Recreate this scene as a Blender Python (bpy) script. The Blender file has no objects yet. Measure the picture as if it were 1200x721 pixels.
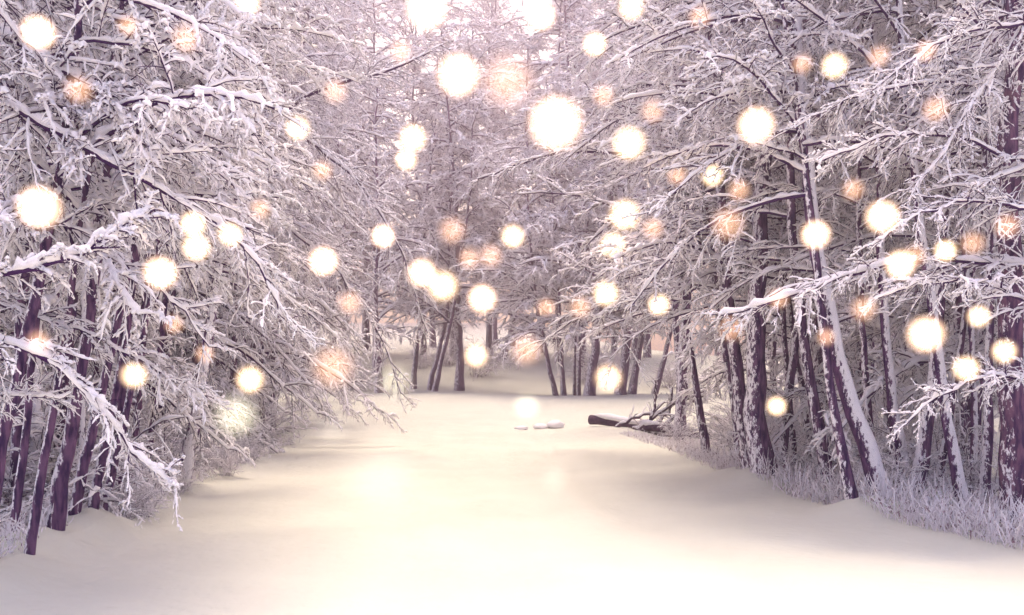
import bpy, math, random
import numpy as np
rng = np.random.default_rng(11)
random.seed(4)
sc = bpy.context.scene
col = sc.collection
V = lambda *a: np.array(a, float)

# ------------------------------------------------------------------ camera
FPX, HOR, CAMH = 1200.0, 440.0, 1.6
def at(x, y, Y):
    "point of the place seen at photograph pixel x, y and lying Y metres down the road"
    return V((x - 600) / FPX * Y, Y, CAMH + (HOR - y) / FPX * Y)
cam = bpy.data.cameras.new('camera'); cam_o = bpy.data.objects.new('camera', cam); col.objects.link(cam_o)
cam.sensor_width = 36; cam.lens = 36; cam.shift_y = (HOR - 360.5) / 1200
cam.clip_start = .05; cam.clip_end = 2000
cam_o.location = (0, 0, CAMH); cam_o.rotation_euler = (math.pi / 2, 0, 0)
sc.camera = cam_o

# ------------------------------------------------------------------ materials
def new_mat(name):
    m = bpy.data.materials.new(name); m.use_nodes = True
    n = m.node_tree.nodes; l = m.node_tree.links
    n.clear()
    return m, n, l
def N(n, t, **k):
    x = n.new(t)
    for a, b in k.items():
        if a.startswith('i_'):
            x.inputs[int(a[2:]) if a[2:].isdigit() else a[2:].replace('_', ' ')].default_value = b
        else: setattr(x, a, b)
    return x
def ramp(n, stops):
    r = n.new('ShaderNodeValToRGB')
    e = r.color_ramp.elements
    while len(e) < len(stops): e.new(.5)
    for q, (p, c) in zip(e, stops): q.position = p; q.color = (*c, 1) if len(c) == 3 else c
    return r

def snow_mat(name, c0, c1, scale, bump, dist):
    m, n, l = new_mat(name)
    o = N(n, 'ShaderNodeOutputMaterial'); b = N(n, 'ShaderNodeBsdfPrincipled')
    b.inputs['Roughness'].default_value = .75
    b.inputs['Specular IOR Level'].default_value = .2
    g = N(n, 'ShaderNodeNewGeometry')
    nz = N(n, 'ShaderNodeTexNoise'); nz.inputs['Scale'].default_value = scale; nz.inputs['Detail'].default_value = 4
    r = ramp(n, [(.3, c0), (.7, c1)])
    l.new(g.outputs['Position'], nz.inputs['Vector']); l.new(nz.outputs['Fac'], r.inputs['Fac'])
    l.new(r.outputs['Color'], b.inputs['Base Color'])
    if bump:
        n2 = N(n, 'ShaderNodeTexNoise'); n2.inputs['Scale'].default_value = scale * 9; n2.inputs['Detail'].default_value = 6
        l.new(g.outputs['Position'], n2.inputs['Vector'])
        bp = N(n, 'ShaderNodeBump'); bp.inputs['Strength'].default_value = bump; bp.inputs['Distance'].default_value = dist
        l.new(n2.outputs['Fac'], bp.inputs['Height']); l.new(bp.outputs['Normal'], b.inputs['Normal'])
    l.new(b.outputs['BSDF'], o.inputs['Surface'])
    return m
SNOW = snow_mat('branch_snow', (.86, .82, .87), (.91, .88, .89), 1.2, 0, 0)
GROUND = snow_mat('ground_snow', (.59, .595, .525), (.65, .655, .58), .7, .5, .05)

def bark_mat(name, dark, light, frost, wind=(-.75, -.35, .55)):
    m, n, l = new_mat(name)
    o = N(n, 'ShaderNodeOutputMaterial'); b = N(n, 'ShaderNodeBsdfPrincipled'); b.inputs['Roughness'].default_value = .9
    b.inputs['Specular IOR Level'].default_value = .15
    g = N(n, 'ShaderNodeNewGeometry'); tc = N(n, 'ShaderNodeTexCoord')
    mp = N(n, 'ShaderNodeMapping'); mp.inputs['Scale'].default_value = (26, 26, 5)
    l.new(tc.outputs['Object'], mp.inputs['Vector'])
    nz = N(n, 'ShaderNodeTexNoise'); nz.inputs['Scale'].default_value = 1; nz.inputs['Detail'].default_value = 5
    l.new(mp.outputs['Vector'], nz.inputs['Vector'])
    r = ramp(n, [(.40, dark), (.62, light)]); l.new(nz.outputs['Fac'], r.inputs['Fac'])
    # snow plastered on the weather side and on upper faces
    d = N(n, 'ShaderNodeVectorMath', operation='DOT_PRODUCT'); d.inputs[1].default_value = wind
    l.new(g.outputs['Normal'], d.inputs[0])
    n2 = N(n, 'ShaderNodeTexNoise'); n2.inputs['Scale'].default_value = 24; n2.inputs['Detail'].default_value = 9; n2.inputs['Roughness'].default_value = .72
    m2 = N(n, 'ShaderNodeMapping'); m2.inputs['Scale'].default_value = (1, 1, .45)
    l.new(tc.outputs['Object'], m2.inputs['Vector']); l.new(m2.outputs['Vector'], n2.inputs['Vector'])
    a = N(n, 'ShaderNodeMath', operation='MULTIPLY_ADD'); a.inputs[1].default_value = 3.2
    l.new(n2.outputs['Fac'], a.inputs[0]); l.new(d.outputs['Value'], a.inputs[2])
    s = N(n, 'ShaderNodeMapRange'); s.inputs['From Min'].default_value = frost; s.inputs['From Max'].default_value = frost + .12
    l.new(a.outputs['Value'], s.inputs['Value'])
    mx = N(n, 'ShaderNodeMix', data_type='RGBA'); l.new(s.outputs['Result'], mx.inputs['Factor'])
    l.new(r.outputs['Color'], mx.inputs[6]); mx.inputs[7].default_value = (.86, .83, .88, 1)
    l.new(mx.outputs[2], b.inputs['Base Color'])
    bp = N(n, 'ShaderNodeBump'); bp.inputs['Strength'].default_value = .9; bp.inputs['Distance'].default_value = .03
    l.new(nz.outputs['Fac'], bp.inputs['Height']); l.new(bp.outputs['Normal'], b.inputs['Normal'])
    l.new(b.outputs['BSDF'], o.inputs['Surface'])
    return m
BARK = bark_mat('bark', (.036, .015, .07), (.16, .078, .165), 2.24)
BARK_SNOWY = bark_mat('bark_plastered_with_snow', (.042, .016, .08), (.14, .06, .16), 1.86, (.35, -.6, .65))
LOG_BARK = bark_mat('log_bark', (.03, .014, .045), (.11, .055, .10), 3.0)
BARK_BIG = bark_mat('flaky_bark', (.05, .02, .08), (.19, .09, .16), 2.5)
m, n, l = new_mat('twig_bark')
o = N(n, 'ShaderNodeOutputMaterial'); b = N(n, 'ShaderNodeBsdfDiffuse'); b.inputs['Color'].default_value = (.05, .018, .085, 1)
l.new(b.outputs[0], o.inputs['Surface']); TWIG = m
m, n, l = new_mat('frosted_straw')
o = N(n, 'ShaderNodeOutputMaterial'); b = N(n, 'ShaderNodeBsdfDiffuse'); tc = N(n, 'ShaderNodeNewGeometry')
nz = N(n, 'ShaderNodeTexNoise'); nz.inputs['Scale'].default_value = 14
l.new(tc.outputs['Position'], nz.inputs['Vector'])
r = ramp(n, [(.33, (.25, .15, .2)), (.42, (.86, .82, .87))]); l.new(nz.outputs['Fac'], r.inputs['Fac']); l.new(r.outputs['Color'], b.inputs['Color'])
l.new(b.outputs[0], o.inputs['Surface']); STRAW = m
POST = bark_mat('weathered_wood', (.42, .38, .36), (.6, .56, .52), 2.6)

# ------------------------------------------------------------------ geometry helpers
def norm(a): return a / np.maximum(np.linalg.norm(a, axis=-1, keepdims=True), 1e-9)
class MB:
    def __init__(s): s.v = []; s.f = []; s.n = 0
    def add(s, v, f): s.v.append(v.reshape(-1, 3)); s.f.append(f + s.n); s.n += len(s.v[-1])
    def tubes(s, P, R, S=4, up=None, rot=0., cap=False):
        "P (n,k,3) centre lines, R (n,k) radii, up: height/width ratio of the section"
        if len(P) == 0: return
        P = np.asarray(P, float); R = np.asarray(R, float)
        n, k, _ = P.shape
        T = norm(np.gradient(P, axis=1))
        ref = np.zeros((n, 1, 3)); steep = np.abs(T[..., 2]).mean(1) > .8
        ref[~steep, 0, 2] = 1; ref[steep, 0, 0] = 1
        A = norm(np.cross(T, np.broadcast_to(ref, T.shape))); B = np.cross(A, T)
        ang = np.arange(S) / S * 2 * np.pi + rot
        ca, sa = np.cos(ang), np.sin(ang) * (1 if up is None else up)
        v = P[:, :, None] + R[:, :, None, None] * (ca[None, None, :, None] * A[:, :, None] + sa[None, None, :, None] * B[:, :, None])
        idx = np.arange(n * k * S).reshape(n, k, S)
        a = idx[:, :-1]; c = idx[:, 1:]
        f = np.stack([a, np.roll(a, -1, 2), np.roll(c, -1, 2), c], -1).reshape(-1, 4)
        s.add(v, f)
    def mesh(s, name, mat, smooth=True):
        me = bpy.data.meshes.new(name)
        v = np.concatenate(s.v); f = np.concatenate(s.f)
        me.vertices.add(len(v)); me.vertices.foreach_set('co', v.astype(np.float32).ravel())
        me.loops.add(f.size); me.loops.foreach_set('vertex_index', f.astype(np.int32).ravel())
        me.polygons.add(len(f)); me.polygons.foreach_set('loop_start', np.arange(0, f.size, f.shape[1], dtype=np.int32))
        me.polygons.foreach_set('use_smooth', np.full(len(f), smooth))
        me.materials.append(mat); me.update(calc_edges=True)
        return me
    def build(s, name, mat, parent=None, smooth=True):
        o = bpy.data.objects.new(name, s.mesh(name, mat, smooth)); col.objects.link(o)
        if parent: o.parent = parent
        return o
def empty(name, loc=(0, 0, 0)):
    o = bpy.data.objects.new(name, None); o.empty_display_size = .3; col.objects.link(o); o.location = loc
    return o
def tag(o, label=None, cat=None, group=None, kind=None):
    if label: o['label'] = label
    if cat: o['category'] = cat
    if group: o['group'] = group
    if kind: o['kind'] = kind
    return o

def grow(base, d, L, K, droop, wig, g=rng):
    n = len(base); P = np.empty((n, K, 3)); P[:, 0] = base
    st = (L / (K - 1))[:, None]; w = np.zeros((n, 3)); d = norm(d)
    for k in range(1, K):
        w = w + g.normal(0, wig, (n, 3))
        dd = d + w; dd[:, 2] -= droop * (k - .5) / (K - 1)
        P[:, k] = P[:, k - 1] + norm(dd) * st
    return P
def pick(P, R, i, t):
    K = P.shape[1]; x = np.clip(t, 0, .9999) * (K - 1); a = x.astype(int); f = (x - a)[:, None]
    p = P[i, a] * (1 - f) + P[i, a + 1] * f
    tan = norm(P[i, a + 1] - P[i, a]); r = R[i, a] * (1 - f[:, 0]) + R[i, a + 1] * f[:, 0]
    return p, tan, r
def kids(P, R, m, t0, t1, ang, lf, K, droop, wig, rmax, g=rng, flat=.55, taper=.55):
    n = len(P); i = np.repeat(np.arange(n), m)
    t = t0 + (t1 - t0) * ((np.tile(np.arange(m), n) + g.random(n * m)) / m)
    p, tan, r = pick(P, R, i, t)
    Lp = np.linalg.norm(np.diff(P, axis=1), axis=2).sum(1)[i]
    q = g.normal(size=(n * m, 3)); q[:, 2] *= flat
    q = norm(q - (q * tan).sum(1, keepdims=True) * tan)
    a = np.radians(g.uniform(*ang, n * m))[:, None]
    d = tan * np.cos(a) + q * np.sin(a)
    L = Lp * lf * (1 - taper * t) * g.uniform(.5, 1.15, n * m)
    C = grow(p, d, L, K, droop, wig, g)
    r0 = np.minimum(r * .75, rmax * g.uniform(.7, 1.1, n * m))
    return C, r0[:, None] * np.linspace(1, .35, K)[None]
def resample(P, R, f):
    n, K, _ = P.shape; x = np.linspace(0, K - 1, (K - 1) * f + 1); a = np.minimum(x.astype(int), K - 2); t = x - a
    return P[:, a] * (1 - t)[None, :, None] + P[:, a + 1] * t[None, :, None], R[:, a] * (1 - t) + R[:, a + 1] * t
def snow_on(mb, P, R, w, g=rng, keep=.9, S=4, f=1, lump=.45, up=.85):
    "snow lying along the upper side of boughs and twigs"
    if len(P) == 0: return
    if f > 1: P, R = resample(P, R, f)
    sel = g.random(len(P)) < keep; P = P[sel]; R = R[sel]
    n, K, _ = P.shape
    T = norm(np.gradient(P, axis=1)); h = np.sqrt(np.clip(1 - T[..., 2] ** 2, 0, 1))
    W = w * g.uniform(.6, 1.25, (n, 1)) * (1 + g.normal(0, lump, (n, K))).clip(.12, 2.0) * h ** .8
    W[:, -1] *= .45; W[:, 0] *= .7
    rad = np.maximum(W, 0) + R * .45
    C = P + V(0, 0, 1) * (R * .6 + W * .8)[..., None]
    C[:, :, :2] += g.normal(0, .28, (n, K, 2)) * W[..., None]
    mb.tubes(C, rad, S, up=up, rot=g.uniform(0, 1.5))

# ------------------------------------------------------------------ measured trunks (path up from the foot, metres down the road, width, height)
left = [
 ('thin dark trunk nearest the bottom left corner, rooted at the snow edge', [(32, 672), (48, 560), (62, 480), (78, 390)], 8.2, 11, 6.5, BARK),
 ('thickest of the leaning dark trunks rising beside the left snow edge', [(65, 652), (75, 540), (92, 450), (105, 370), (118, 250)], 9.0, 17, 8, BARK),
 ('dark leaning trunk just right of the thickest one in the left thicket', [(85, 640), (100, 540), (118, 460), (142, 370)], 9.6, 12, 8, BARK),
 ('slim leaning trunk second from the right in the clump at the left snow edge', [(107, 636), (122, 540), (133, 470), (152, 380)], 9.9, 10, 8, BARK),
 ('thinnest trunk on the right side of the left clump', [(118, 625), (130, 560), (140, 520), (156, 450)], 10.3, 9, 7, BARK),
 ('stout trunk cut by the left picture edge, leaning right', [(-22, 660), (0, 530), (15, 460), (40, 360), (58, 280)], 7.6, 17, 7, BARK),
 ('straight dark pole of a trunk behind the left clump', [(134, 610), (142, 440), (150, 300)], 12, 13, 9, BARK),
 ('snow-plastered pale trunk behind the thin trunks at far left', [(36, 640), (40, 520), (44, 400), (52, 250)], 11, 15, 9, BARK_SNOWY),
 ('pale snow-plastered stem standing alone where the left bushes meet the snow', [(215, 568), (224, 520), (232, 480), (246, 400)], 14, 14, 8, BARK_SNOWY),
 ('tall dark trunk whose upper stem shows among the branches top left', [(16, 650), (28, 300), (56, 150), (74, 40)], 10.2, 14, 10, BARK),
 ('second tall dark trunk in the upper left, right of its taller neighbour', [(60, 630), (92, 300), (102, 130), (112, 60)], 11.5, 13, 10, BARK),
 ('slender dark trunk deep in the left thicket behind the drooping snowy branch', [(170, 590), (176, 500), (186, 420), (196, 330)], 13.5, 9, 8, BARK),
 ('thin dark pole between the stout edge trunk and the nearest corner trunk', [(14, 668), (26, 560), (36, 450), (48, 330)], 8.8, 10, 7, BARK),
 ('slender dark stem farthest back in the gap under the left boughs', [(150, 606), (158, 520), (166, 430), (170, 330)], 12.6, 9, 8, BARK),
 ('pale frosted sapling stem behind the thickest left trunk', [(92, 630), (94, 540), (96, 440), (100, 330)], 11.2, 9, 8, BARK_SNOWY),
]
right = [
 ('big flaky-barked trunk at the right picture edge, thickest of all', [(1190, 630), (1186, 450), (1182, 300), (1178, 150)], 10.4, 32, 10, BARK_BIG),
 ('leaning trunk plastered with snow along its upper side, right verge', [(1040, 610), (1012, 530), (986, 440), (965, 350), (946, 200), (930, 0)], 11.8, 21, 10, BARK_SNOWY),
 ('thick dark upright trunk at the road edge with snow round its foot', [(890, 570), (884, 460), (886, 380), (890, 280), (894, 190), (905, 60)], 14.5, 24, 12, BARK),
 ('dark trunk touching the thick upright one on its left side', [(882, 562), (868, 480), (857, 400), (850, 310), (842, 200)], 15, 16, 11, BARK),
 ('slim trunk leaning right beside the thick dark upright trunk', [(914, 562), (918, 500), (928, 420), (938, 370), (952, 280)], 15.2, 11, 10, BARK),
 ('dark leaning trunk in front of the open snowfield on the right', [(972, 568), (960, 500), (945, 430), (932, 330), (925, 200)], 14, 14, 11, BARK),
 ('thin dark trunk left of the snow-plastered leaning trunk', [(1001, 614), (992, 560), (980, 500), (968, 430), (958, 330)], 11.6, 12, 8, BARK),
 ('dark trunk leaning right between the plastered trunks on the right', [(1072, 590), (1082, 530), (1091, 477), (1098, 400), (1106, 250)], 12.6, 16, 10, BARK),
 ('pale snow-plastered trunk leaning left, right of the dark right-leaning one', [(1132, 602), (1115, 520), (1103, 450), (1095, 380), (1072, 200)], 11.7, 13, 10, BARK_SNOWY),
 ('narrow straight dark trunk just left of the big flaky-barked one', [(1153, 596), (1157, 512), (1158, 440), (1162, 300)], 12.2, 12, 10, BARK),
 ('pale plastered stem right of the big leaning trunk', [(1062, 588), (1050, 500), (1040, 420), (1030, 280)], 13, 13, 10, BARK_SNOWY),
 ('thin bare trunk standing alone left of the right-hand trunks, by the log', [(828, 533), (820, 470), (808, 410), (800, 340), (790, 250)], 20, 9, 10, BARK),
 ('thin reddish trunk behind the fallen log', [(799, 497), (798, 450), (794, 410), (788, 330)], 30, 10, 13, BARK),
 ('tall straight trunk deep behind the right verge reaching the top edge', [(1010, 560), (1006, 400), (1004, 200), (1000, 0)], 18, 11, 14, BARK),
 ('tall trunk left of the largest glowing orb on the right, running to the top', [(795, 480), (808, 300), (803, 150), (798, 0)], 28, 12, 18, BARK),
 ('slender curved trunk near the right edge behind the snowy twigs', [(1140, 580), (1152, 400), (1156, 260), (1160, 120)], 14, 10, 11, BARK),
 ('thin dark stem close behind the thick upright trunk, on its left', [(868, 552), (862, 470), (846, 400), (836, 300)], 15.8, 9, 10, BARK),
 ('thin dark stem rising from behind the slim right-leaning trunk', [(932, 560), (926, 480), (918, 380), (914, 250)], 16, 8, 10, BARK),
 ('dark slender stem left of the pale plastered stem on the right', [(1024, 585), (1020, 500), (1010, 400), (1006, 300)], 13.6, 9, 10, BARK),
 ('thin dark stem leaning right in front of the far right brush', [(1098, 592), (1108, 520), (1122, 430), (1136, 330)], 12.8, 9, 9, BARK),
 ('frosted sapling stem just left of the narrow straight dark trunk', [(1140, 600), (1142, 520), (1140, 430), (1134, 330)], 12.5, 8, 9, BARK_SNOWY),
 ('thin dark stem between the leaning dark pair and the snowfield gap', [(952, 552), (944, 480), (934, 420), (920, 330)], 16.2, 8, 10, BARK),
]
FEET = np.array([at(*e[1][0], e[2])[:2] for e in left + right if e[2] < 16])

# ------------------------------------------------------------------ ground
def lerp_curve(pts):
    a = np.array(pts); return lambda y: np.interp(y, a[:, 0], a[:, 1])
edge_l = lerp_curve([(-60, -3.6), (0, -3.5), (7.7, -3.8), (12, -4.0), (23, -4.9), (30, -5.6), (38, -7.2), (50, -14), (70, -30), (120, -60)])
edge_r = lerp_curve([(-60, 5.2), (0, 5.0), (8.9, 4.47), (11.3, 3.76), (14.2, 3.3), (22.6, 3.0), (29, 2.6), (33, 3.6), (45, 12), (70, 24), (120, 40)])
def vnoise(x, y, s, seed):
    r = np.random.default_rng(seed).random((64, 64))
    u = x / s + 7.3; v = y / s + 3.1; i = np.floor(u).astype(int); j = np.floor(v).astype(int); a = u - i; b = v - j
    a = a * a * (3 - 2 * a); b = b * b * (3 - 2 * b)
    q = lambda di, dj: r[(i + di) % 64, (j + dj) % 64]
    return (q(0, 0) * (1 - a) + q(1, 0) * a) * (1 - b) + (q(0, 1) * (1 - a) + q(1, 1) * a) * b - .5
sst = lambda x, a, b: (lambda t: t * t * (3 - 2 * t))(np.clip((x - a) / (b - a), 0, 1))
def gz(x, y):
    x = np.asarray(x, float); y = np.asarray(y, float)
    l = edge_l(y) - x; r = x - edge_r(y)          # positive beyond the road
    near = 1 - sst(y, 28, 40)
    z = .03 * vnoise(x, y, 1.7, 1) + .05 * vnoise(x, y, 4.5, 2) + .022 * vnoise(x, y, .5, 3) + .05 * vnoise(x, y / 3, .9, 12)
    c = (edge_l(y) + edge_r(y)) / 2
    for off in (-1.15, .65, -.35, 1.6): z = z - .035 * np.exp(-((x - c - off + .25 * vnoise(x * 0, y, 6, 9)) / .22) ** 2) * near
    z = z + near * (.05 * np.exp(-((l - .25) / .5) ** 2) - .42 * sst(l, .45, 2.0) + .05 * np.exp(-((r - .1) / .6) ** 2) - .22 * sst(r, .3, 2.2))
    off_road = np.maximum(sst(l, .3, 2), sst(r, .3, 2))
    z = z + off_road * (.25 * vnoise(x, y, 1.1, 5) + .5 * vnoise(x, y, 6, 6)) * (.35 + .65 * near)
    z = z + .70 * sst(y, 33, 46) + 1.9 * sst(y, 50, 64) + .06 * np.maximum(y - 62, 0) * (1 - sst(x, 6, 22) * .8)
    z = z + (y > 33) * .12 * vnoise(x, y, 3, 8)
    for fx_, fy_ in FEET: z = z + .15 * np.exp(-(((x - fx_) / .4) ** 2 + ((y - fy_ + .12) / .42) ** 2))      # snow banked up round the feet of the trunks
    return z
def axis(a, b, fine0, fine1, step, grow_=1.12):
    out = list(np.arange(fine0, fine1, step)); s = step; v = out[-1]
    while v < b: s *= grow_; v += s; out.append(v)
    s = step; v = fine0
    while v > a: s *= grow_; v -= s; out.insert(0, v)
    return np.array(out)
xs = axis(-260, 260, -9, 9, .16); ys = axis(-60, 300, 4, 36, .2, 1.06)
X, Yg = np.meshgrid(xs, ys, indexing='ij'); Zg = gz(X, Yg)
vv = np.stack([X, Yg, Zg], -1).reshape(-1, 3); ii = np.arange(len(vv)).reshape(X.shape)
fq = np.stack([ii[:-1, :-1], ii[1:, :-1], ii[1:, 1:], ii[:-1, 1:]], -1).reshape(-1, 4)
cx = vv[fq].mean(1); on = (cx[:, 0] > edge_l(cx[:, 1])) & (cx[:, 0] < edge_r(cx[:, 1])) & (cx[:, 1] < 36)
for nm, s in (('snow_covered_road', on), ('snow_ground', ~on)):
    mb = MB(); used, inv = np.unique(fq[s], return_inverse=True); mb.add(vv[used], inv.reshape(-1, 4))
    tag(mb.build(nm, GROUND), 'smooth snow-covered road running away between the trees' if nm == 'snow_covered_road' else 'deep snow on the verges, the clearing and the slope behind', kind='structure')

# ------------------------------------------------------------------ trees
def smooth_path(pts, K):
    p = np.array(pts); t = np.r_[0, np.cumsum(np.linalg.norm(np.diff(p, axis=0), axis=1))]
    u = np.linspace(0, t[-1], K * 4); q = np.stack([np.interp(u, t, p[:, i]) for i in range(3)], 1)
    w = max(3, K // 2) | 1; pad = w // 2
    e = np.concatenate([q[0] + (q[0] - q[1]) * np.arange(pad, 0, -1)[:, None], q, q[-1] + (q[-1] - q[-2]) * np.arange(1, pad + 1)[:, None]])
    ker = np.ones(w) / w
    q = np.stack([np.convolve(e[:, i], ker, 'valid') for i in range(3)], 1)
    return q[np.linspace(0, len(q) - 1, K).astype(int)]

def crown_geo(tp, tr, g, nl=20, t0=.2, t1=1., L=2.6, bias=(1, 0, 0), bs=.6, elev=(-5, 45), droop=.9, n2=9, n3=8, sw=(.024, .0155, .0108),
              rw=(.019, .0085, .0055), lf=(.42, .37), flat=.8, keep=.85, S=4, f=1, k3=4, ltap=.45):
    "limbs > boughs > twigs of one crown, their snow"
    cb, cs = MB(), MB()
    Pt, Rt = tp[None], tr[None]
    t = t0 + (t1 - t0) * ((np.arange(nl) + g.random(nl)) / nl)
    p, tan, r = pick(Pt, Rt, np.zeros(nl, int), t)
    az = g.uniform(0, 2 * np.pi, nl); h = np.stack([np.cos(az), np.sin(az), az * 0], 1) + V(*bias) * bs; h = norm(h)
    e = np.radians(g.uniform(*elev, nl))[:, None]
    d = h * np.cos(e) + V(0, 0, 1) * np.sin(e)
    Ls = L * g.uniform(.55, 1.15, nl) * (1 - ltap * (t - t0) / (t1 - t0 + 1e-6))
    P1 = grow(p, d, Ls, 9, droop, .07, g)
    R1 = np.minimum(r * .6, rw[0] * Ls / L * 1.2)[:, None] * np.linspace(1, .25, 9)[None]
    P2, R2 = kids(P1, R1, n2, .12, 1., (25, 72), lf[0], 6, droop * .8, .09, rw[1], g, flat)
    P3, R3 = kids(P2, R2, n3, .1, 1., (22, 80), lf[1], k3, droop * .7, .12, rw[2], g, flat)
    P3b, R3b = kids(P1, R1, n3, .15, 1., (25, 70), .12, k3, droop * .7, .12, rw[2], g, flat)
    P3 = np.concatenate([P3, P3b]); R3 = np.concatenate([R3, R3b])
    cb.tubes(P1, R1, 5); cb.tubes(P2, R2, 3); cb.tubes(P3, R3, 3)
    snow_on(cs, P1, R1, sw[0], g, 1, S + 1, 2 * f); snow_on(cs, P2, R2, sw[1], g, .96, S, 1 if f == 1 else 2)
    snow_on(cs, P3, R3, sw[2], g, keep, S, f, .65)
    return cb, cs

def extend(pts, H, g, straighten=.5):
    "carry a trunk path on upwards to H metres and down under the snow"
    p = [np.array(q) for q in pts]
    d = (p[-1] - p[max(0, len(p) - 3)]); d = d / abs(d[2] if abs(d[2]) > .1 else 1)
    while p[-1][2] < H:
        d = d * V(.8, .8, 1) + V(*g.normal(0, .05, 2), 0)
        p.append(p[-1] + d * 1.0)
    b = p[0]; dn = norm(p[0] - p[1]); g0 = float(gz(b[0], b[1]))
    p[0] = V(b[0], b[1], g0)
    p.insert(0, V(b[0], b[1], g0) + V(dn[0] * .3, dn[1] * .3, -.35))
    return p

def make_tree(name, label, cat, group, pts, r0, H, barkm=None, K=16, seed=0, **kw):
    g = np.random.default_rng(seed + 1000)
    pts = extend(pts, H, g)
    p = smooth_path(pts, K) if len(pts) > 2 else np.array(pts)
    base = np.array(pts[1]); p = p - base
    t = np.linspace(0, 1, K)
    r = r0 * (1 - .78 * t) * (1 + .6 * np.exp(-t * 16)) * (1 + g.normal(0, .03, K))
    root = tag(empty(name, base), label, cat, group)
    tb = MB(); P, R = resample(p[None], r[None], 2); P = P + g.normal(0, .012 * r0 / .08, P.shape) * V(1, 1, 0); tb.tubes(P, R, 10)
    to = tb.build('trunk', barkm or BARK, root)
    cb, cs = crown_geo(p, r, g, **kw)
    co = cb.build('crown', TWIG, root); so = cs.build('crown_snow', SNOW, co)
    return root
def tree_px(label, px, Y, w, H, name='bare_tree', cat='tree', group=None, dY=0., **kw):
    Ys = Y + dY * np.linspace(0, 1, len(px))
    pts = [at(x, y, yy) for (x, y), yy in zip(px, Ys)]
    return make_tree(name, label, cat, group, pts, w / 2 / FPX * Y, H, **kw)
def copy_thing(src, loc, rz, s, label=None, group=None):
    c = src.copy(); col.objects.link(c); c.location = loc; c.rotation_euler = (0, 0, rz); c.scale = (s, s, s)
    if label: c['label'] = label
    if group: c['group'] = group
    for ch in src.children:
        d = ch.copy(); col.objects.link(d); d.parent = c
        for gch in ch.children:
            e = gch.copy(); col.objects.link(e); e.parent = d
    return c

LK = dict(bias=(1, -.15, 0), bs=.75, elev=(-10, 40), droop=1.0)
RK = dict(bias=(-1, -.15, 0), bs=.65, elev=(-5, 42), droop=.85)
GL, GR, GC = 'thin trunks of the left thicket', 'trunks along the right verge', 'trees at the far end of the clearing'
# ---- left thicket
for i, (lb, px, Y, w, H, bm) in enumerate(left):
    tree_px(lb, px, Y, w, H, group=GL, barkm=bm, seed=i, nl=20, t0=.36, L=2.0, n2=13, n3=14, f=2, **LK)
# ---- right verge
for i, (lb, px, Y, w, H, bm) in enumerate(right):
    far = Y > 17
    tree_px(lb, px, Y, w, H, group=GR, barkm=bm, seed=50 + i, nl=24 if i != 0 else 16, t0=.28 if Y > 13.5 else .42, L=3.6 if far else 2.9 if Y > 13.5 else 2.3, n2=13, n3=13, f=1 if far else 2, k3=4,
            **(RK if not far else dict(RK, sw=(.034, .023, .017), rw=(.03, .012, .008))))
# ---- far end of the clearing
centre = [
 ('left one of two close dark stems leaning right on the far snow slope', [(503, 455), (512, 420), (521, 385)], 52, 5.5, 18),
 ('right one of two close dark stems leaning right on the far snow slope', [(509, 457), (519, 415), (527, 385)], 51, 5.5, 18),
 ('short thick dark trunk alone in the middle of the far snow slope', [(538, 453), (540, 420), (537, 380)], 52, 9.5, 18),
 ('thin stem leaning left at the middle of the far bank', [(651, 460), (641, 420), (631, 370), (624, 330)], 47, 5.5, 14),
 ('thin upright stem right of the left-leaning one on the far bank', [(661, 460), (657, 410), (655, 350)], 47, 5.5, 15),
 ('left stem of the thin upright pair on the far bank', [(673, 459), (674, 410), (674, 350)], 47.5, 3.4, 15),
 ('right stem of the thin upright pair on the far bank', [(678, 459), (679, 400), (680, 320)], 47, 4.2, 16),
 ('stout reddish trunk leaning right beyond the thin upright pair', [(690, 463), (696, 420), (700, 380), (706, 330)], 46.5, 11, 18),
 ('stout dark trunk left of its twin beyond the fallen log', [(727, 463), (732, 430), (736, 390), (738, 320)], 47, 11, 19),
 ('dark trunk right of its stouter twin beyond the fallen log', [(740, 461), (746, 430), (753, 390), (758, 320)], 47.5, 8, 18),
 ('thin trunk leaning right against the bright gap above the log', [(767, 460), (775, 435), (783, 400), (796, 340)], 48, 6, 16),
 ('dark trunk high on the slope right of the lowest centre orb', [(586, 437), (590, 418), (599, 390)], 62, 7.5, 21),
 ('strongly leaning stem high on the far slope', [(603, 437), (616, 415), (634, 380)], 63, 5.5, 20),
 ('dark trunk behind the pale barrier at the left end of the clearing', [(445, 461), (444, 430), (440, 380)], 49, 8, 17),
 ('dark trunk between the barrier and the paired leaning stems', [(484, 450), (487, 420), (492, 380)], 53, 6, 18),
]
CK = dict(bias=(0, -1, 0), bs=.2, elev=(0, 50), droop=.75, sw=(.05, .038, .029), rw=(.06, .026, .016), n2=12, n3=12, k3=3, lf=(.42, .42))
for i, (lb, px, Y, w, H) in enumerate(centre):
    tree_px(lb, px, Y, w, H, group=GC, seed=90 + i, nl=34, t0=.2, L=4.4, **CK)

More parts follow.
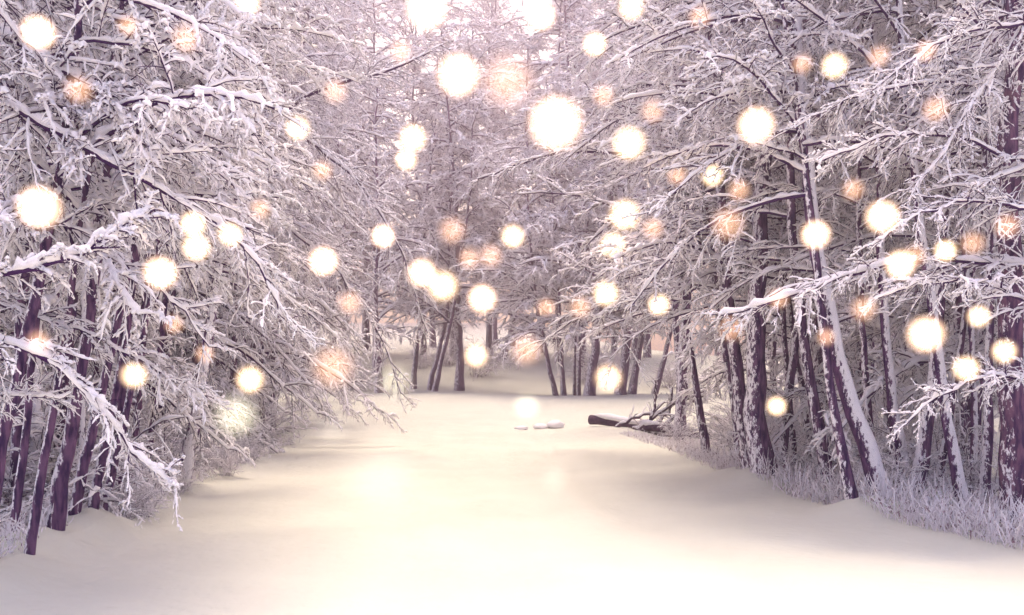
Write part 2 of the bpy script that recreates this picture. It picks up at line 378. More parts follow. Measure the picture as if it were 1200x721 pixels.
# ---- boughs of trees standing just outside the picture reach in: trees of their own
def bough_tree(label, trunk, r0, H, boughs, bark=BARK, group=None, **kw):
    "tree whose main boughs follow measured curves"
    g = np.random.default_rng(len(label))
    pts = extend(trunk, H, g); base = pts[1]; K = 14
    p = smooth_path(pts, K) - base; t = np.linspace(0, 1, K); r = r0 * (1 - .75 * t)
    root = tag(empty('bare_tree', base), label, 'tree', group)
    tb = MB(); tb.tubes(*resample(p[None], r[None], 2), 10); tb.build('trunk', bark, root)
    cb, cs = crown_geo(p, r, g, **kw); co = cb.build('crown', TWIG, root); cs.build('crown_snow', SNOW, co)
    for (bp, br, sw) in boughs:
        P = smooth_path([np.array(q) for q in bp], 22) - base; P = P[None] + g.normal(0, .012, (1, 22, 3)); R = np.linspace(br, br * .25, 22)[None]
        b_, s_ = MB(), MB()
        P2, R2 = kids(P, R, 44, .08, 1, (22, 65), .22, 7, .5, .1, .009, g, .5, .5)
        P3, R3 = kids(P2, R2, 11, .12, 1, (18, 70), .5, 6, .5, .13, .0055, g, .8)
        b_.tubes(P, R, 7); b_.tubes(P2, R2, 4); b_.tubes(P3, R3, 3)
        snow_on(s_, P, R, sw * .78, g, 1, 6, 3, .34, .85); snow_on(s_, P2, R2, sw * .40, g, .9, 5, 2, .55); snow_on(s_, P3, R3, sw * .26, g, .88, 4, 2, .55)
        bo = b_.build('bough', TWIG, root); s_.build('bough_snow', SNOW, bo)
    return root
A = lambda Y, *px: [at(x, y, Y + d) for (x, y, d) in px]
bough_tree('tree at the left edge whose thick snow-loaded boughs reach in at lower left', [V(-4.6, 6.6, -.3), V(-4.5, 6.6, 2), V(-4.3, 6.7, 4)], .09, 6.5, [
    (A(6.4, (-220, 345, 0), (-40, 330, .1), (40, 318, .1), (100, 295, .1), (150, 262, .2), (178, 240, .3)), .028, .036),
    (A(6.6, (-220, 360, 0), (-20, 395, 0), (40, 415, 0), (85, 440, 0), (118, 480, 0), (150, 528, .1), (182, 555, .1), (212, 574, .1)), .020, .030),
    (A(6.8, (-200, 480, 0), (-10, 470, 0), (30, 462, 0), (60, 470, 0), (85, 462, 0)), .012, .018),
    ], nl=14, t0=.45, L=1.6, **LK)
bough_tree('tree beyond the left edge sending long snowy boughs down across the upper left', [V(-4.9, 7.6, -.3), V(-4.7, 7.6, 3), V(-4.4, 7.7, 6)], .11, 8, [
    (A(7.2, (-170, 60, 0), (0, 120, 0), (60, 152, 0), (110, 180, 0), (180, 222, .1), (240, 247, .2), (295, 300, .3), (350, 390, .4)), .026, .034),
    (A(7.6, (-190, 190, 0), (-20, 226, 0), (60, 258, 0), (130, 300, .1), (200, 345, .2), (245, 410, .3)), .024, .032),
    (A(7.4, (-150, 20, 0), (10, 44, 0), (90, 92, 0), (160, 130, .2), (230, 190, .4), (280, 260, .5)), .024, .036),
    (A(7.9, (-150, 300, 0), (20, 362, 0), (110, 392, 0), (170, 425, 0), (240, 470, 0)), .018, .026),
    (A(7.9, (-150, -60, 0), (50, -10, 0), (160, 30, 0), (240, 62, .4), (330, 130, .8)), .022, .032),
    ], nl=18, t0=.4, L=2.2, **LK)
bough_tree('tree outside the right edge sending level snowy boughs in from the right', [V(6.6, 10.6, -.3), V(6.4, 10.6, 3), V(6.1, 10.6, 6)], .13, 9, [
    (A(10, (1330, 330, .4), (1200, 312, .3), (1100, 302, .2), (1000, 320, 0), (910, 352, 0), (840, 372, .2)), .026, .034),
    (A(9.6, (1340, 240, .4), (1200, 190, .3), (1120, 160, .2), (1040, 158, 0), (960, 190, 0)), .024, .032),
    (A(9.2, (1340, 420, .4), (1200, 352, .3), (1150, 330, .2), (1090, 330, 0), (1020, 352, .1)), .02, .028),
    (A(10.2, (1340, 150, .4), (1200, 100, .3), (1110, 95, .2), (1010, 110, 0), (930, 150, .2)), .024, .032),
    (A(9.4, (1340, 90, .4), (1220, 30, .3), (1150, 30, .2), (1080, 60, 0), (1020, 110, 0)), .02, .026),
    (A(9.3, (1340, 270, .4), (1210, 245, .3), (1140, 235, .2), (1080, 250, 0), (1020, 290, 0)), .018, .025),
    (A(9.5, (1330, -40, .4), (1230, -20, .3), (1160, 90, .2), (1110, 170, 0), (1070, 230, 0)), .02, .026),
    (A(9.0, (1330, 500, .4), (1200, 440, .2), (1150, 440, .1), (1090, 470, 0), (1060, 500, 0)), .018, .024),
    ], nl=16, t0=.4, L=2.4, **RK)
bough_tree('tree on the right verge whose long arching bough spans the road overhead', [V(5.2, 17, -.3), V(5.0, 17, 4), V(4.9, 17, 7)], .14, 13, [
    (A(17, (945, 240, 0), (880, 212, 0), (800, 188, .3), (740, 180, .6), (660, 178, 1), (610, 190, 1.2), (560, 212, 1.4)), .05, .036),
    (A(16, (960, 80, 0), (900, 58, 0), (850, 38, 0), (800, 26, 0), (740, 30, .3)), .04, .04),
    (A(16, (960, 330, 0), (880, 300, 0), (830, 305, 0), (780, 330, .3), (735, 372, .6)), .03, .03),
    (A(16, (950, 180, 0), (880, 130, 0), (800, 118, 0), (720, 140, .3), (660, 190, .6)), .03, .034),
    (A(15, (1000, 470, 0), (940, 455, 0), (900, 478, 0), (860, 520, 0)), .014, .022),
    ], nl=22, t0=.35, L=2.8, group=None, **dict(RK, sw=(.032, .022, .016), n2=13, n3=13))
bough_tree('leaning tree on the left verge with a dark bough reaching over the road', [V(-7, 20, -.3), V(-6.6, 20, 4), V(-6, 20, 8)], .13, 13, [
    (A(20, (260, 190, 0), (360, 110, 0), (430, 90, 0), (480, 75, .3), (520, 50, .6)), .05, .03),
    (A(20, (250, 120, 0), (340, 150, 0), (420, 210, 0), (470, 290, 0), (500, 390, .3)), .035, .04),
    (A(21, (250, 230, 0), (330, 260, 0), (400, 320, 0), (450, 400, 0), (470, 462, .3)), .035, .04),
    ], nl=24, t0=.3, L=3.2, **dict(LK, sw=(.032, .022, .016), n2=13, n3=13))

# ---- copied crowd of trees behind the first rows
def proto(label, group, H, r0, seed, **kw):
    g = np.random.default_rng(seed)
    pts = [V(0, 0, 0), V(g.normal(0, .1), g.normal(0, .1), H * .3), V(g.normal(0, .3), g.normal(0, .3), H * .6)]
    base = gz(0, 0)
    r = make_tree('bare_tree', label, 'tree', group, pts, r0, H, seed=seed, **kw)
    return r
SK = dict(elev=(-10, 45), droop=1.05, sw=(.031, .021, .0145), rw=(.024, .0115, .0075))
near_p = [proto('x', 'x', 9 + i, .075, 200 + i, bias=(1, 0, 0), bs=.7, nl=26, t0=.16, L=3.1, n2=14, n3=16, k3=5, **SK) for i in range(5)]
far_p = [proto('x', 'x', 22 + i, .16, 300 + i, nl=52, t0=.17, L=4.4, ltap=.25, **CK) for i in range(3)]
bare_p = [proto('x', 'x', 27 + 2 * i, .2, 320 + i, nl=64, t0=.2, L=5.2, ltap=.2, **dict(CK, elev=(15, 65), droop=.35, sw=(.03, .026, .02), rw=(.06, .03, .024), keep=.6)) for i in range(2)]
bush_p = []
for q in range(3):
    g = np.random.default_rng(400 + q); root = tag(empty('bare_shrub'), 'x', 'shrub', 'x')
    m_ = 26; az = g.uniform(0, 2 * np.pi, m_); e = np.radians(g.uniform(35, 85, m_))
    d = np.stack([np.cos(az) * np.cos(e), np.sin(az) * np.cos(e), np.sin(e)], 1)
    b0 = np.stack([g.normal(0, .15, m_), g.normal(0, .15, m_), np.full(m_, -.1)], 1)
    P1 = grow(b0, d, g.uniform(1.0, 2.3, m_), 8, .8, .08, g); R1 = np.full((m_, 1), .011) * np.linspace(1, .3, 8)[None]
    P2, R2 = kids(P1, R1, 10, .25, 1, (18, 55), .4, 5, .5, .1, .005, g, .9)
    P3, R3 = kids(P2, R2, 7, .2, 1, (20, 55), .45, 4, .4, .12, .004, g, .9)
    st, sn = MB(), MB(); st.tubes(P1, R1, 5); st.tubes(P2, R2, 4); st.tubes(P3, R3, 3)
    snow_on(sn, P1, R1, .016, g, 1, 4, 3, .5); snow_on(sn, P2, R2, .0115, g, .9, 4, 2, .55); snow_on(sn, P3, R3, .0085, g, .75, 4, 2, .6)
    so = st.build('stems', TWIG, root); sn.build('stem_snow', SNOW, so); bush_p.append(root)

used = {}
def plant(protos, x, y, rz, s, label, group):
    i = int(rng.integers(len(protos))); src = protos[i]; z = float(gz(x, y))
    if src.name not in used:
        used[src.name] = 1; o = src
        o.location = (x, y, z); o.rotation_euler = (0, 0, rz); o.scale = (s, s, s); o['label'] = label; o['group'] = group
        return o
    return copy_thing(src, (x, y, z), rz, s, label, group)
def scatter(n, xr, yr, mind, ok, taken):
    out = []; tries = 0
    while len(out) < n and tries < 6000:
        tries += 1
        x, y = rng.uniform(*xr), rng.uniform(*yr)
        if not ok(x, y) or any((x - a) ** 2 + (y - b) ** 2 < mind ** 2 for a, b in taken): continue
        out.append((x, y)); taken.append((x, y))
    return out
taken = []
infr = lambda x, y, m=2.5: abs(x) < y * .5 + m
def zone(n, xr, yr, mind, ok, protos, rz, s, label, group):
    for x, y in scatter(n, xr, yr, mind, lambda a, b: infr(a, b) and ok(a, b), taken):
        plant(protos, x, y, rz + rng.uniform(-.7, .7), rng.uniform(*s), label, group)
zone(12, (-9, -4), (10, 17), 1.0, lambda x, y: x < edge_l(y) - 1.5, near_p, 0, (.75, 1.05), 'snow-laden tree packed behind the thin trunks of the left thicket', 'trees behind the left thicket')
zone(22, (-15, -5), (16, 30), 1.3, lambda x, y: x < edge_l(y) - 1.7, near_p, 0, (.9, 1.3), 'snow-laden tree with drooping twigs lining the left side of the road', 'drooping trees along the left side')
zone(13, (-9.5, -4.5), (18, 34), 1.2, lambda x, y: edge_l(y) - 3.0 < x < edge_l(y) - 1.4 and (y < 27 or x < -7.3), near_p, -.2, (1.1, 1.35), 'big drooping snow-laden tree leaning out over the left road edge', 'big trees at the left road edge')
zone(18, (-24, -7), (29, 44), 1.8, lambda x, y: x < edge_l(y) - .5 and x < -7, near_p, 0, (1.3, 1.8), 'tall snowy tree at the back of the left side', 'tall trees at the back left')
zone(13, (4.6, 11), (12.5, 20), 1.1, lambda x, y: x > edge_r(y) + 1.6, near_p, math.pi, (.8, 1.1), 'snow-laden tree standing behind the dark trunks of the right verge', 'trees behind the right verge')
zone(16, (6, 18), (20, 34), 1.7, lambda x, y: x > edge_r(y) + 2.2 and x > y * .27, near_p, math.pi, (1.0, 1.4), 'snow-covered tree beside the open snowfield on the right', 'trees beyond the right snowfield edge')
zone(14, (11, 30), (34, 52), 2.2, lambda x, y: x > y * .3, far_p, 0, (.6, .85), 'tall snowy tree far back on the right', 'tall trees far back on the right')
zone(32, (-30, 12), (56, 72), 2.0, lambda x, y: True, far_p, 0, (.85, 1.2), 'tall bare frosted tree in the wood on the far slope', 'wood on the far slope')
zone(22, (-42, 36), (70, 98), 2.4, lambda x, y: not (9 < x < 14), bare_p, 0, (.9, 1.2), 'tall bare frosted tree at the very back of the far wood', 'very back of the far wood')
zone(26, (-9, -4), (9, 26), .6, lambda x, y: edge_l(y) - 3.8 < x < edge_l(y) - 1.15, bush_p, 0, (.7, 1.1), 'low tangled snowy shrub at the foot of the left trees', 'shrubs along the left snow edge')
zone(34, (3, 12), (9.5, 26), .6, lambda x, y: edge_r(y) + .9 < x < edge_r(y) + 5, bush_p, 0, (.45, .85), 'low snowy shrub among the trunks of the right verge', 'shrubs along the right verge')
zone(18, (-6, -3.7), (7.6, 20), .28, lambda x, y: edge_l(y) - .75 < x < edge_l(y) - .02, bush_p, 0, (.16, .32), 'tiny twiggy snow-dusted shrub at the lip of the left snow edge', 'tiny shrubs on the left snow lip')
zone(10, (-16, 10), (52, 60), 1.5, lambda x, y: True, bush_p, 0, (.7, 1.3), 'small bare shrub on the far snow slope', 'shrubs on the far slope')

# ------------------------------------------------------------------ frosted grass
def grass(name, label, n, fx, lo, hi):
    y = 7.5 + 19.5 * rng.random(n) ** 1.8; x = fx(y, n); z = gz(x, y)
    base = np.stack([x, y, z - .03], 1); az = rng.uniform(0, 6.28, n); e = np.radians(rng.uniform(55, 88, n))
    d = np.stack([np.cos(az) * np.cos(e), np.sin(az) * np.cos(e), np.sin(e)], 1)
    L = rng.uniform(lo, hi, n); L *= rng.choice([.5, 1, 1.3], n); L *= 1 - .55 * sst(y, 14, 24); P = grow(base, d, L, 4, .5, .1); R = np.full((n, 1), .0032) * rng.uniform(.6, 1.5, (n, 1)) * np.array([1, 1.2, 1.9, .6])[None]
    mb = MB(); mb.tubes(P, R, 3); return tag(mb.build(name, STRAW), label, 'grass', kind='stuff')
grass('frosted_grass', 'frosted dry grass standing along the right verge under the trunks', 12000, lambda y, n: edge_r(y) + .1 + np.abs(rng.normal(0, 1.3, n)), (.10), .44)
grass('frosted_grass', 'sparse frosted grass poking through the snow along the left edge', 2600, lambda y, n: edge_l(y) - .12 - np.abs(rng.normal(0, .7, n)), .05, .3)

# ------------------------------------------------------------------ fallen log, stones, barrier
def fallen_log():
    a = at(692, 497, 31.5); b = at(840, 506, 29.0); a[2] = gz(a[0], a[1]) + .2; b[2] = gz(b[0], b[1]) + .1
    root = tag(empty('fallen_log', a), 'fallen log capped with snow, its dark sawn end facing the road', 'log')
    g = np.random.default_rng(5); K = 14; P = (a + (b - a) * np.linspace(0, 1, K)[:, None] - a); P[:, 2] += .03 * np.sin(np.arange(K))
    R = np.linspace(.16, .08, K) * (1 + g.normal(0, .06, K)); mb = MB(); P = np.concatenate([P[:1], P]); R = np.r_[.001, R]; mb.tubes(P[None], R[None], 14); mb.build('trunk', LOG_BARK, root, True)
    s = MB(); Q = P[1:10] + V(0, 0, .13); Q[0, 0] += .05; w = np.array([.02, .10, .16, .14, .17, .13, .15, .08, .02]); s.tubes(Q[None], w[None], 12, up=.75); s.build('snow_cap', SNOW, root)
    for px in ([(745, 505), (770, 488), (790, 472), (830, 458)], [(722, 503), (745, 490), (765, 484), (778, 470)], [(775, 505), (800, 478), (826, 462), (842, 450)], [(760, 502), (768, 470), (770, 445)],
               [(740, 503), (768, 508), (800, 512), (830, 507), (870, 496)], [(765, 500), (784, 482), (788, 455)]):
        pp = np.array([at(x, y, 30.3) for x, y in px]); P1 = smooth_path(pp, 10)[None] - a + g.normal(0, .03, (1, 10, 3)); R1 = np.linspace(.06, .02, 10)[None]
        P2, R2 = kids(P1, R1, 18, .2, 1, (25, 60), .35, 5, .2, .12, .012, g, .8)
        bm, sm = MB(), MB(); bm.tubes(P1, R1, 6); bm.tubes(P2, R2, 4); snow_on(sm, P1, R1, .035, g, 1, 5, 2); snow_on(sm, P2, R2, .02, g, .9)
        o = bm.build('branch', LOG_BARK, root); sm.build('branch_snow', SNOW, o)
fallen_log()
def stone(px, py, w, h, label):
    p = at(px, py, 31); p[2] = gz(p[0], p[1]); W = w / 1200 * 31 / 2; Hh = h / 1200 * 31
    root = tag(empty('snow_capped_stone', p), label, 'stone', 'stones in the snow')
    for nm, z0, sx, mt, sd in (('rock', 0, .9, BARK_BIG, 1), ('snow_cap', .3, 1.06, SNOW, 2)):
        mb = MB(); u = np.linspace(0, 2 * np.pi, 14, endpoint=False); g = np.random.default_rng(int(px) + sd); k = 7
        th = np.linspace(-.35 if sd == 2 else -1.2, np.pi / 2, k); R = np.cos(th); Z = np.sin(th)
        rr = 1 + g.normal(0, .08, (k, 14)); rr[-1] = 1
        v = np.stack([W * sx * R[:, None] * rr * np.cos(u), W * .8 * sx * R[:, None] * rr * np.sin(u), np.broadcast_to(Hh * (z0 + (1 - z0) * Z[:, None]), (k, 14)) * (1 if sd == 2 else .8)], -1)
        idx = np.arange(k * 14).reshape(k, 14); f = np.stack([idx[:-1], np.roll(idx[:-1], -1, 1), np.roll(idx[1:], -1, 1), idx[1:]], -1).reshape(-1, 4)
        mb.add(v, f); mb.build(nm, mt, root)
stone(611, 506, 16, 5, 'leftmost low snow-covered stone in the snow before the log')
stone(633, 505, 17, 6.5, 'middle snow-covered stone with a dark gap under its cap')
stone(651, 505, 19, 9.5, 'tallest snow-capped stone, nearest the fallen log')
def barrier():
    p = at(467, 464, 46); p[2] = gz(p[0], p[1]); root = tag(empty('wooden_barrier', p), 'pale wooden barrier of posts and a rail at the far left of the clearing', 'barrier')
    def box(mb, x0, x1, y0, y1, z0, z1):
        v = np.array([(x, y, z) for z in (z0, z1) for x, y in ((x0, y0), (x1, y0), (x1, y1), (x0, y1))]); f = np.array([(0, 3, 2, 1), (4, 5, 6, 7), (0, 1, 5, 4), (1, 2, 6, 5), (2, 3, 7, 6), (3, 0, 4, 7)]); mb.add(v, f)
    for x in (-.36, .34):
        mb = MB(); box(mb, x - .1, x + .1, -.08, .08, -.3, .85); o = mb.build('post', POST, root, False)
        mb = MB(); P = np.array([[x, 0, .83], [x, 0, .87], [x, 0, .93], [x, 0, .97]]); mb.tubes(P[None], np.array([[.12, .13, .1, .01]]), 10); mb.build('snow_cap', SNOW, o)
    mb = MB(); box(mb, -.6, .6, -.125, -.083, .42, .54); mb.build('rail', POST, root, False)
barrier()

# ------------------------------------------------------------------ bokeh spots, built as glowing orbs
def orb_mat(name, core, halo, hcol):
    m, n, l = new_mat(name)
    o = N(n, 'ShaderNodeOutputMaterial'); tc = N(n, 'ShaderNodeTexCoord')
    ln = N(n, 'ShaderNodeVectorMath', operation='LENGTH'); l.new(tc.outputs['Object'], ln.inputs[0])
    nz = N(n, 'ShaderNodeTexNoise'); nz.inputs['Scale'].default_value = 2.6; nz.inputs['Detail'].default_value = 1; l.new(tc.outputs['Object'], nz.inputs['Vector'])
    mr = N(n, 'ShaderNodeMapRange'); mr.interpolation_type = 'SMOOTHSTEP'
    for k, v in (('From Min', .2), ('From Max', 1.0), ('To Min', 1.0), ('To Max', 0.0)): mr.inputs[k].default_value = v
    l.new(ln.outputs['Value'], mr.inputs['Value'])
    pw = N(n, 'ShaderNodeMath', operation='POWER'); pw.inputs[1].default_value = 1.25; l.new(mr.outputs['Result'], pw.inputs[0])
    mu = N(n, 'ShaderNodeMath', operation='MULTIPLY'); mu.inputs[1].default_value = halo; l.new(pw.outputs[0], mu.inputs[0])
    m3 = N(n, 'ShaderNodeMath', operation='MULTIPLY'); l.new(mu.outputs[0], m3.inputs[0])
    n4 = N(n, 'ShaderNodeMapRange'); n4.inputs['From Min'].default_value = .35; n4.inputs['From Max'].default_value = .65; n4.inputs['To Min'].default_value = .92; n4.inputs['To Max'].default_value = 1.08
    l.new(nz.outputs['Fac'], n4.inputs['Value']); l.new(n4.outputs['Result'], m3.inputs[1])
    e = N(n, 'ShaderNodeEmission'); e.inputs['Color'].default_value = (*hcol, 1); l.new(m3.outputs[0], e.inputs['Strength'])
    l.new(e.outputs[0], o.inputs['Volume'])
    m.cycles.volume_step_rate = 1.0
    return m
def surf_emit(name, c, s):
    m, n, l = new_mat(name); o = N(n, 'ShaderNodeOutputMaterial'); e = N(n, 'ShaderNodeEmission'); e.inputs['Color'].default_value = (*c, 1); e.inputs['Strength'].default_value = s
    l.new(e.outputs[0], o.inputs['Surface']); return m
def ball(name, mat, seg=28, rings=16):
    th = np.linspace(0, np.pi, rings + 1); u = np.linspace(0, 2 * np.pi, seg, endpoint=False)
    v = np.stack([np.sin(th)[:, None] * np.cos(u), np.sin(th)[:, None] * np.sin(u), np.broadcast_to(np.cos(th)[:, None], (rings + 1, seg))], -1)
    idx = np.arange((rings + 1) * seg).reshape(rings + 1, seg); f = np.stack([idx[:-1], idx[1:], np.roll(idx[1:], -1, 1), np.roll(idx[:-1], -1, 1)], -1).reshape(-1, 4)
    mb = MB(); mb.add(v, f); return mb.mesh(name, mat)
CORE = ball('glow_core', surf_emit('bokeh_core', (1, .95, .80), 1.5))  # emitting centre of a bokeh spot, no real lamp
KIND = {'b': (1.7, (1, .64, .42)), 'm': (1.15, (1, .68, .40)), 'f': (.30, (1, .55, .33)), 'g': (.28, (.95, .88, .62)), 'v': (.06, (1, .92, .75))}
orbs = [
 (651,144,29,'b',9,'largest brilliant white orb, high over the middle of the road'),
 (537,88,23,'b',9,'second largest white orb, left of and above the largest'),
 (500,10,22,'b',10,'big white orb cut by the top edge left of centre'),
 (634,18,16,'b',11,'white orb near the top edge, above the largest orb'),
 (886,147,20,'b',8,'big white orb in front of the dark trunks on the upper right'),
 (737,168,18,'m',10,'soft yellowish orb just right of the largest orb'),
 (45,38,18,'b',5.4,'bright orb in the top left corner'),
 (46,243,23,'b',5.2,'large bright orb above the thick rising bough at left'),
 (188,320,18,'b',5.6,'bright orb at the tip of the thick rising bough'),
 (379,306,16,'b',8,'small crisp white orb before the left drooping twigs'),
 (349,150,13,'m',9,'soft orb high in the left drooping twigs'),
 (449,277,13,'b',11,'small white orb at the right fringe of the left trees'),
 (565,350,16,'b',12,'crisp white orb low in the middle, right of the merged pair'),
 (495,320,16,'b',12,'upper left orb of the merged bright pair near the centre'),
 (519,335,17,'m',12.2,'lower right orb of the merged bright pair near the centre'),
 (484,162,15,'m',11,'upper soft orb of the vertical pair left of the big arch bough'),
 (476,187,12,'m',11.3,'lower soft orb of the vertical pair left of the big arch bough'),
 (601,277,13,'m',13,'soft orb below the arching bough at centre'),
 (710,344,14,'m',13,'soft yellow orb above the paired trunks beyond the log'),
 (718,287,14,'m',13,'soft yellow orb between the two others right of centre'),
 (732,252,17,'m',13.5,'wide soft orb uppermost in the column right of centre'),
 (956,275,16,'b',8.5,'bright orb left of the spreading one on the right boughs'),
 (1034,254,18,'b',8.4,'bright spreading orb above the level right boughs'),
 (1055,310,16,'b',8.2,'bright orb on the level right bough, below the spreading one'),
 (1108,294,12,'m',8.6,'soft orb on the right bough toward the right edge'),
 (1085,392,20,'b',8,'large ragged bright orb among the low right boughs'),
 (1147,371,12,'m',8,'soft orb right of the ragged bright one'),
 (1177,412,13,'m',8,'soft orb before the big flaky-barked trunk'),
 (1132,432,14,'m',8.4,'orange-tinged orb below the ragged bright one'),
 (772,357,12,'m',13,'small soft orb over the drooping right twigs above the log'),
 (793,205,12,'f',12,'left orb of the small pair below the big upper right orb'),
 (835,206,12,'m',12,'right orb of the small pair below the big upper right orb'),
 (270,275,13,'m',6.8,'soft orb where the long left bough bends down'),
 (230,290,15,'m',6.7,'lower orb of the overlapping left pair'),
 (226,263,14,'m',6.9,'upper orb of the overlapping left pair'),
 (290,3,13,'b',8,'bright orb cut by the top edge at left'),
 (558,417,13,'m',16,'lowest soft orb at the far slope in the centre'),
 (697,52,13,'m',12,'soft orb upper right of the largest orb'),
 (978,77,14,'m',9,'soft orb high in the right branches'),
 (204,380,11,'f',7,'small faint orb over the left thicket'),
 (293,445,15,'m',10,'soft pale orb above the greenish one at left'),
 (277,487,25,'g',11,'large faint greenish orb over the left bushes'),
 (157,440,14,'m',7.2,'faint yellow orb over the left clump of trunks'),
 (595,95,30,'f',12,'wide faint glow right of the second largest orb'),
 (866,223,13,'f',11,'faint orange orb under the big upper right orb'),
 (853,262,19,'f',11,'wide faint orange orb before the dark right trunks'),
 (910,476,11,'m',12,'small yellow orb before the thick dark trunk on the right'),
 (617,476,15,'g',20,'pale orb hovering low over the far snow'),
 (393,107,14,'f',9,'faint orange orb at upper left in the fine twigs'),
 (968,395,11,'f',10,'faint orange orb beside the leaning dark trunks on the right'),
 (1012,362,15,'f',9,'faint orange orb left of the ragged bright one'),
 (1030,66,13,'f',9,'faint orange orb near the top on the right'),
 (707,112,13,'f',12,'faint orb right of the largest orb, above it'),
 (1000,222,13,'f',9,'faint orange orb between the right boughs'),
 (1096,128,15,'f',9,'faint orange orb on the upper right bough'),
 (463,448,19,'g',30,'pale glow in front of the wooden barrier'),
 (740,8,14,'m',13,'soft orb at the top edge right of centre'),
 (713,443,15,'m',24,'soft yellow orb in front of the paired trunks beyond the log'),
 (390,430,24,'f',12,'wide faint pinkish glow low in the left drooping twigs'),
 (575,300,14,'f',13,'faint orange glow above the merged bright pair'),
 (680,360,13,'f',13,'faint orange glow above the left-leaning far stem'),
 (617,410,18,'f',18,'faint orange glow over the far slope'),
 (92,105,16,'f',6,'faint pink glow among the top left boughs'),
 (218,45,16,'f',7,'faint peach glow near the top left'),
 (1072,300,13,'f',9,'faint orange glow beside the bright orb on the level bough'),
 (765,130,14,'f',12,'faint orange glow right of the soft yellowish orb'),
 (857,385,15,'f',13,'faint orange glow on the dark trunk at the right road edge'),
 (150,30,12,'f',7,'small faint peach glow near the top, right of the top left orb'),
 (305,245,12,'f',8,'small faint glow between the left twigs, above the soft bend orb'),
 (470,60,13,'f',11,'small faint glow below the big orb cut by the top edge'),
 (530,270,16,'f',13,'faint orange glow left of the soft orb below the arching bough'),
 (550,303,13,'f',13,'faint orange glow just above right of the merged bright pair'),
 (640,360,11,'f',13,'small faint orange glow between the two centre-right low orbs'),
 (765,268,13,'f',12,'small faint orange glow right of the wide soft orb in the column'),
 (912,350,12,'f',10,'small faint orange glow below the bright orb on the right boughs'),
 (1140,285,14,'f',9,'faint orange glow toward the right edge over the level bough'),
 (940,75,12,'f',10,'small faint peach glow left of the soft orb high at right'),
 (1085,60,12,'f',9,'small faint peach glow near the top right corner'),
 (1180,265,14,'f',9,'faint orange glow cut by boughs at the right edge'),
 (820,20,13,'f',11,'faint peach glow at the top edge right of centre'),
 (378,200,12,'f',9,'small faint peach glow in the left twigs below the high soft orb'),
 (45,400,13,'f',6.5,'faint pink glow over the left trunks below the large bright orb'),
 (240,415,11,'f',8,'small faint pink glow above the soft pale orb at left'),
 (445,553,46,'v',9,'very wide barely visible pale glow low over the road'),
 (650,560,17,'v',10,'small barely visible pale glow low over the road'),
 (390,505,18,'v',14,'barely visible pale glow over the snow at the left bend'),
 (410,355,14,'f',9,'faint peach glow below the crisp orb in the left twigs'),
]
for x, y, r, k, Y, lb in orbs:
    o = empty('bokeh_orb', at(x, y, Y)); tag(o, lb, 'bokeh orb', 'bokeh spots added as glowing orbs in the air'); R = r / 1200 * Y  # added glowing ball standing in for a blurred lens spot, no lamp hangs here
    st, hc = KIND[k]; gl = bpy.data.objects.new('glow', ball('glow', orb_mat('orb_glow', 0, st / R / 1.5, hc), 20, 12)); col.objects.link(gl); gl.parent = o; s = R * (1.45 if k == 'b' else 1.5); gl.scale = (s, s, s)
    if k == 'b':
        c = bpy.data.objects.new('glow_core', CORE); col.objects.link(c); c.parent = o; c.scale = (R * .68,) * 3

# ------------------------------------------------------------------ air
HAZE = .0065
if HAZE:
    m, n, l = new_mat('haze'); o = N(n, 'ShaderNodeOutputMaterial'); v = N(n, 'ShaderNodeVolumePrincipled')
    v.inputs['Color'].default_value = (1, .80, .86, 1); v.inputs['Density'].default_value = HAZE; v.inputs['Anisotropy'].default_value = .5
    l.new(v.outputs[0], o.inputs['Volume'])
    zb = float(Zg.min()) - 1; zt = 36
    mb = MB(); x0, x1, y0, y1 = xs[0] - 2, xs[-1] + 2, ys[0] - 2, ys[-1] + 2
    vv_ = np.array([(x, y, z) for z in (zb, zt) for x, y in ((x0, y0), (x1, y0), (x1, y1), (x0, y1))]); mb.add(vv_, np.array([(0, 3, 2, 1), (4, 5, 6, 7), (0, 1, 5, 4), (1, 2, 6, 5), (2, 3, 7, 6), (3, 0, 4, 7)]))
    tag(mb.build('haze', m, None, False), 'thin pink-lilac frosty haze between the trees', 'haze', kind='stuff')

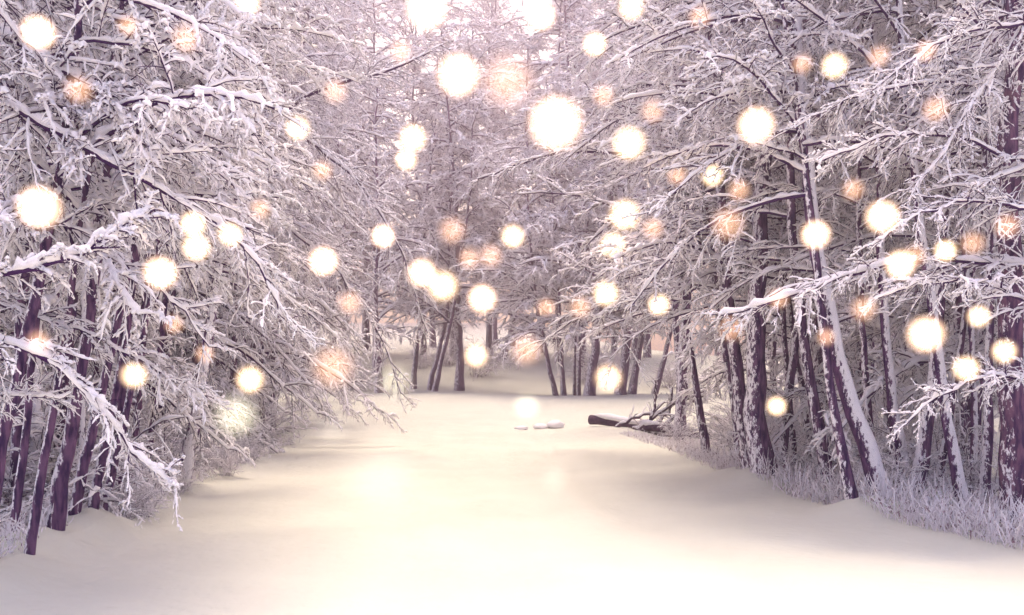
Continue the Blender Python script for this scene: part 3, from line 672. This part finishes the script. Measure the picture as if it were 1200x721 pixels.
# ------------------------------------------------------------------ light
EL, AZ = math.radians(78), math.radians(2)      # high soft sun over the far wood, along the road
w = bpy.data.worlds.new('World'); sc.world = w; w.use_nodes = True
n = w.node_tree.nodes; l = w.node_tree.links; n.clear()
o = N(n, 'ShaderNodeOutputWorld'); bg = N(n, 'ShaderNodeBackground'); bg.inputs['Strength'].default_value = .15
sky = N(n, 'ShaderNodeTexSky', sky_type='NISHITA'); sky.sun_disc = False; sky.sun_elevation = EL; sky.sun_rotation = AZ
sky.dust_density = 3; sky.air_density = 1.0; sky.ozone_density = 1
tint = N(n, 'ShaderNodeMix', data_type='RGBA', blend_type='MULTIPLY'); tint.inputs['Factor'].default_value = 1; tint.inputs[7].default_value = (1.10, .965, .74, 1)
tcw = N(n, 'ShaderNodeTexCoord'); dw = N(n, 'ShaderNodeVectorMath', operation='DOT_PRODUCT'); dw.inputs[1].default_value = (.12, .98, .16)
l.new(tcw.outputs['Generated'], dw.inputs[0])            # low winter glow over the wood at the end of the road
rw_ = ramp(n, [(.55, (1.10, .955, .93)), (.97, (2.3, 1.5, .98))]); l.new(dw.outputs['Value'], rw_.inputs['Fac']); l.new(rw_.outputs['Color'], tint.inputs[7])
l.new(sky.outputs[0], tint.inputs[6]); l.new(tint.outputs[2], bg.inputs['Color']); l.new(bg.outputs[0], o.inputs['Surface'])
sd = bpy.data.lights.new('sun', 'SUN'); sd.energy = .9; sd.angle = math.radians(30); sd.color = (1, .88, .56)
so = bpy.data.objects.new('sun', sd); col.objects.link(so)
from mathutils import Vector
dirv = Vector((math.sin(AZ) * math.cos(EL), math.cos(AZ) * math.cos(EL), math.sin(EL)))
so.rotation_euler = dirv.to_track_quat('Z', 'Y').to_euler(); so.location = (0, 40, 40)

sc.view_settings.view_transform = 'Standard'; sc.view_settings.look = 'None'; sc.view_settings.exposure = 1.55; sc.view_settings.gamma = 1
cy = sc.cycles; sc.render.engine = 'CYCLES'
cy.max_bounces = 6; cy.diffuse_bounces = 5; cy.glossy_bounces = 1; cy.transmission_bounces = 0; cy.volume_bounces = 0; cy.transparent_max_bounces = 8
cy.use_adaptive_sampling = True; cy.adaptive_threshold = .04; cy.use_denoising = True
cy.caustics_reflective = False; cy.caustics_refractive = False; cy.sample_clamp_indirect = 4
print('faces', sum(len(me.polygons) for me in bpy.data.meshes), 'objects', len(bpy.data.objects))
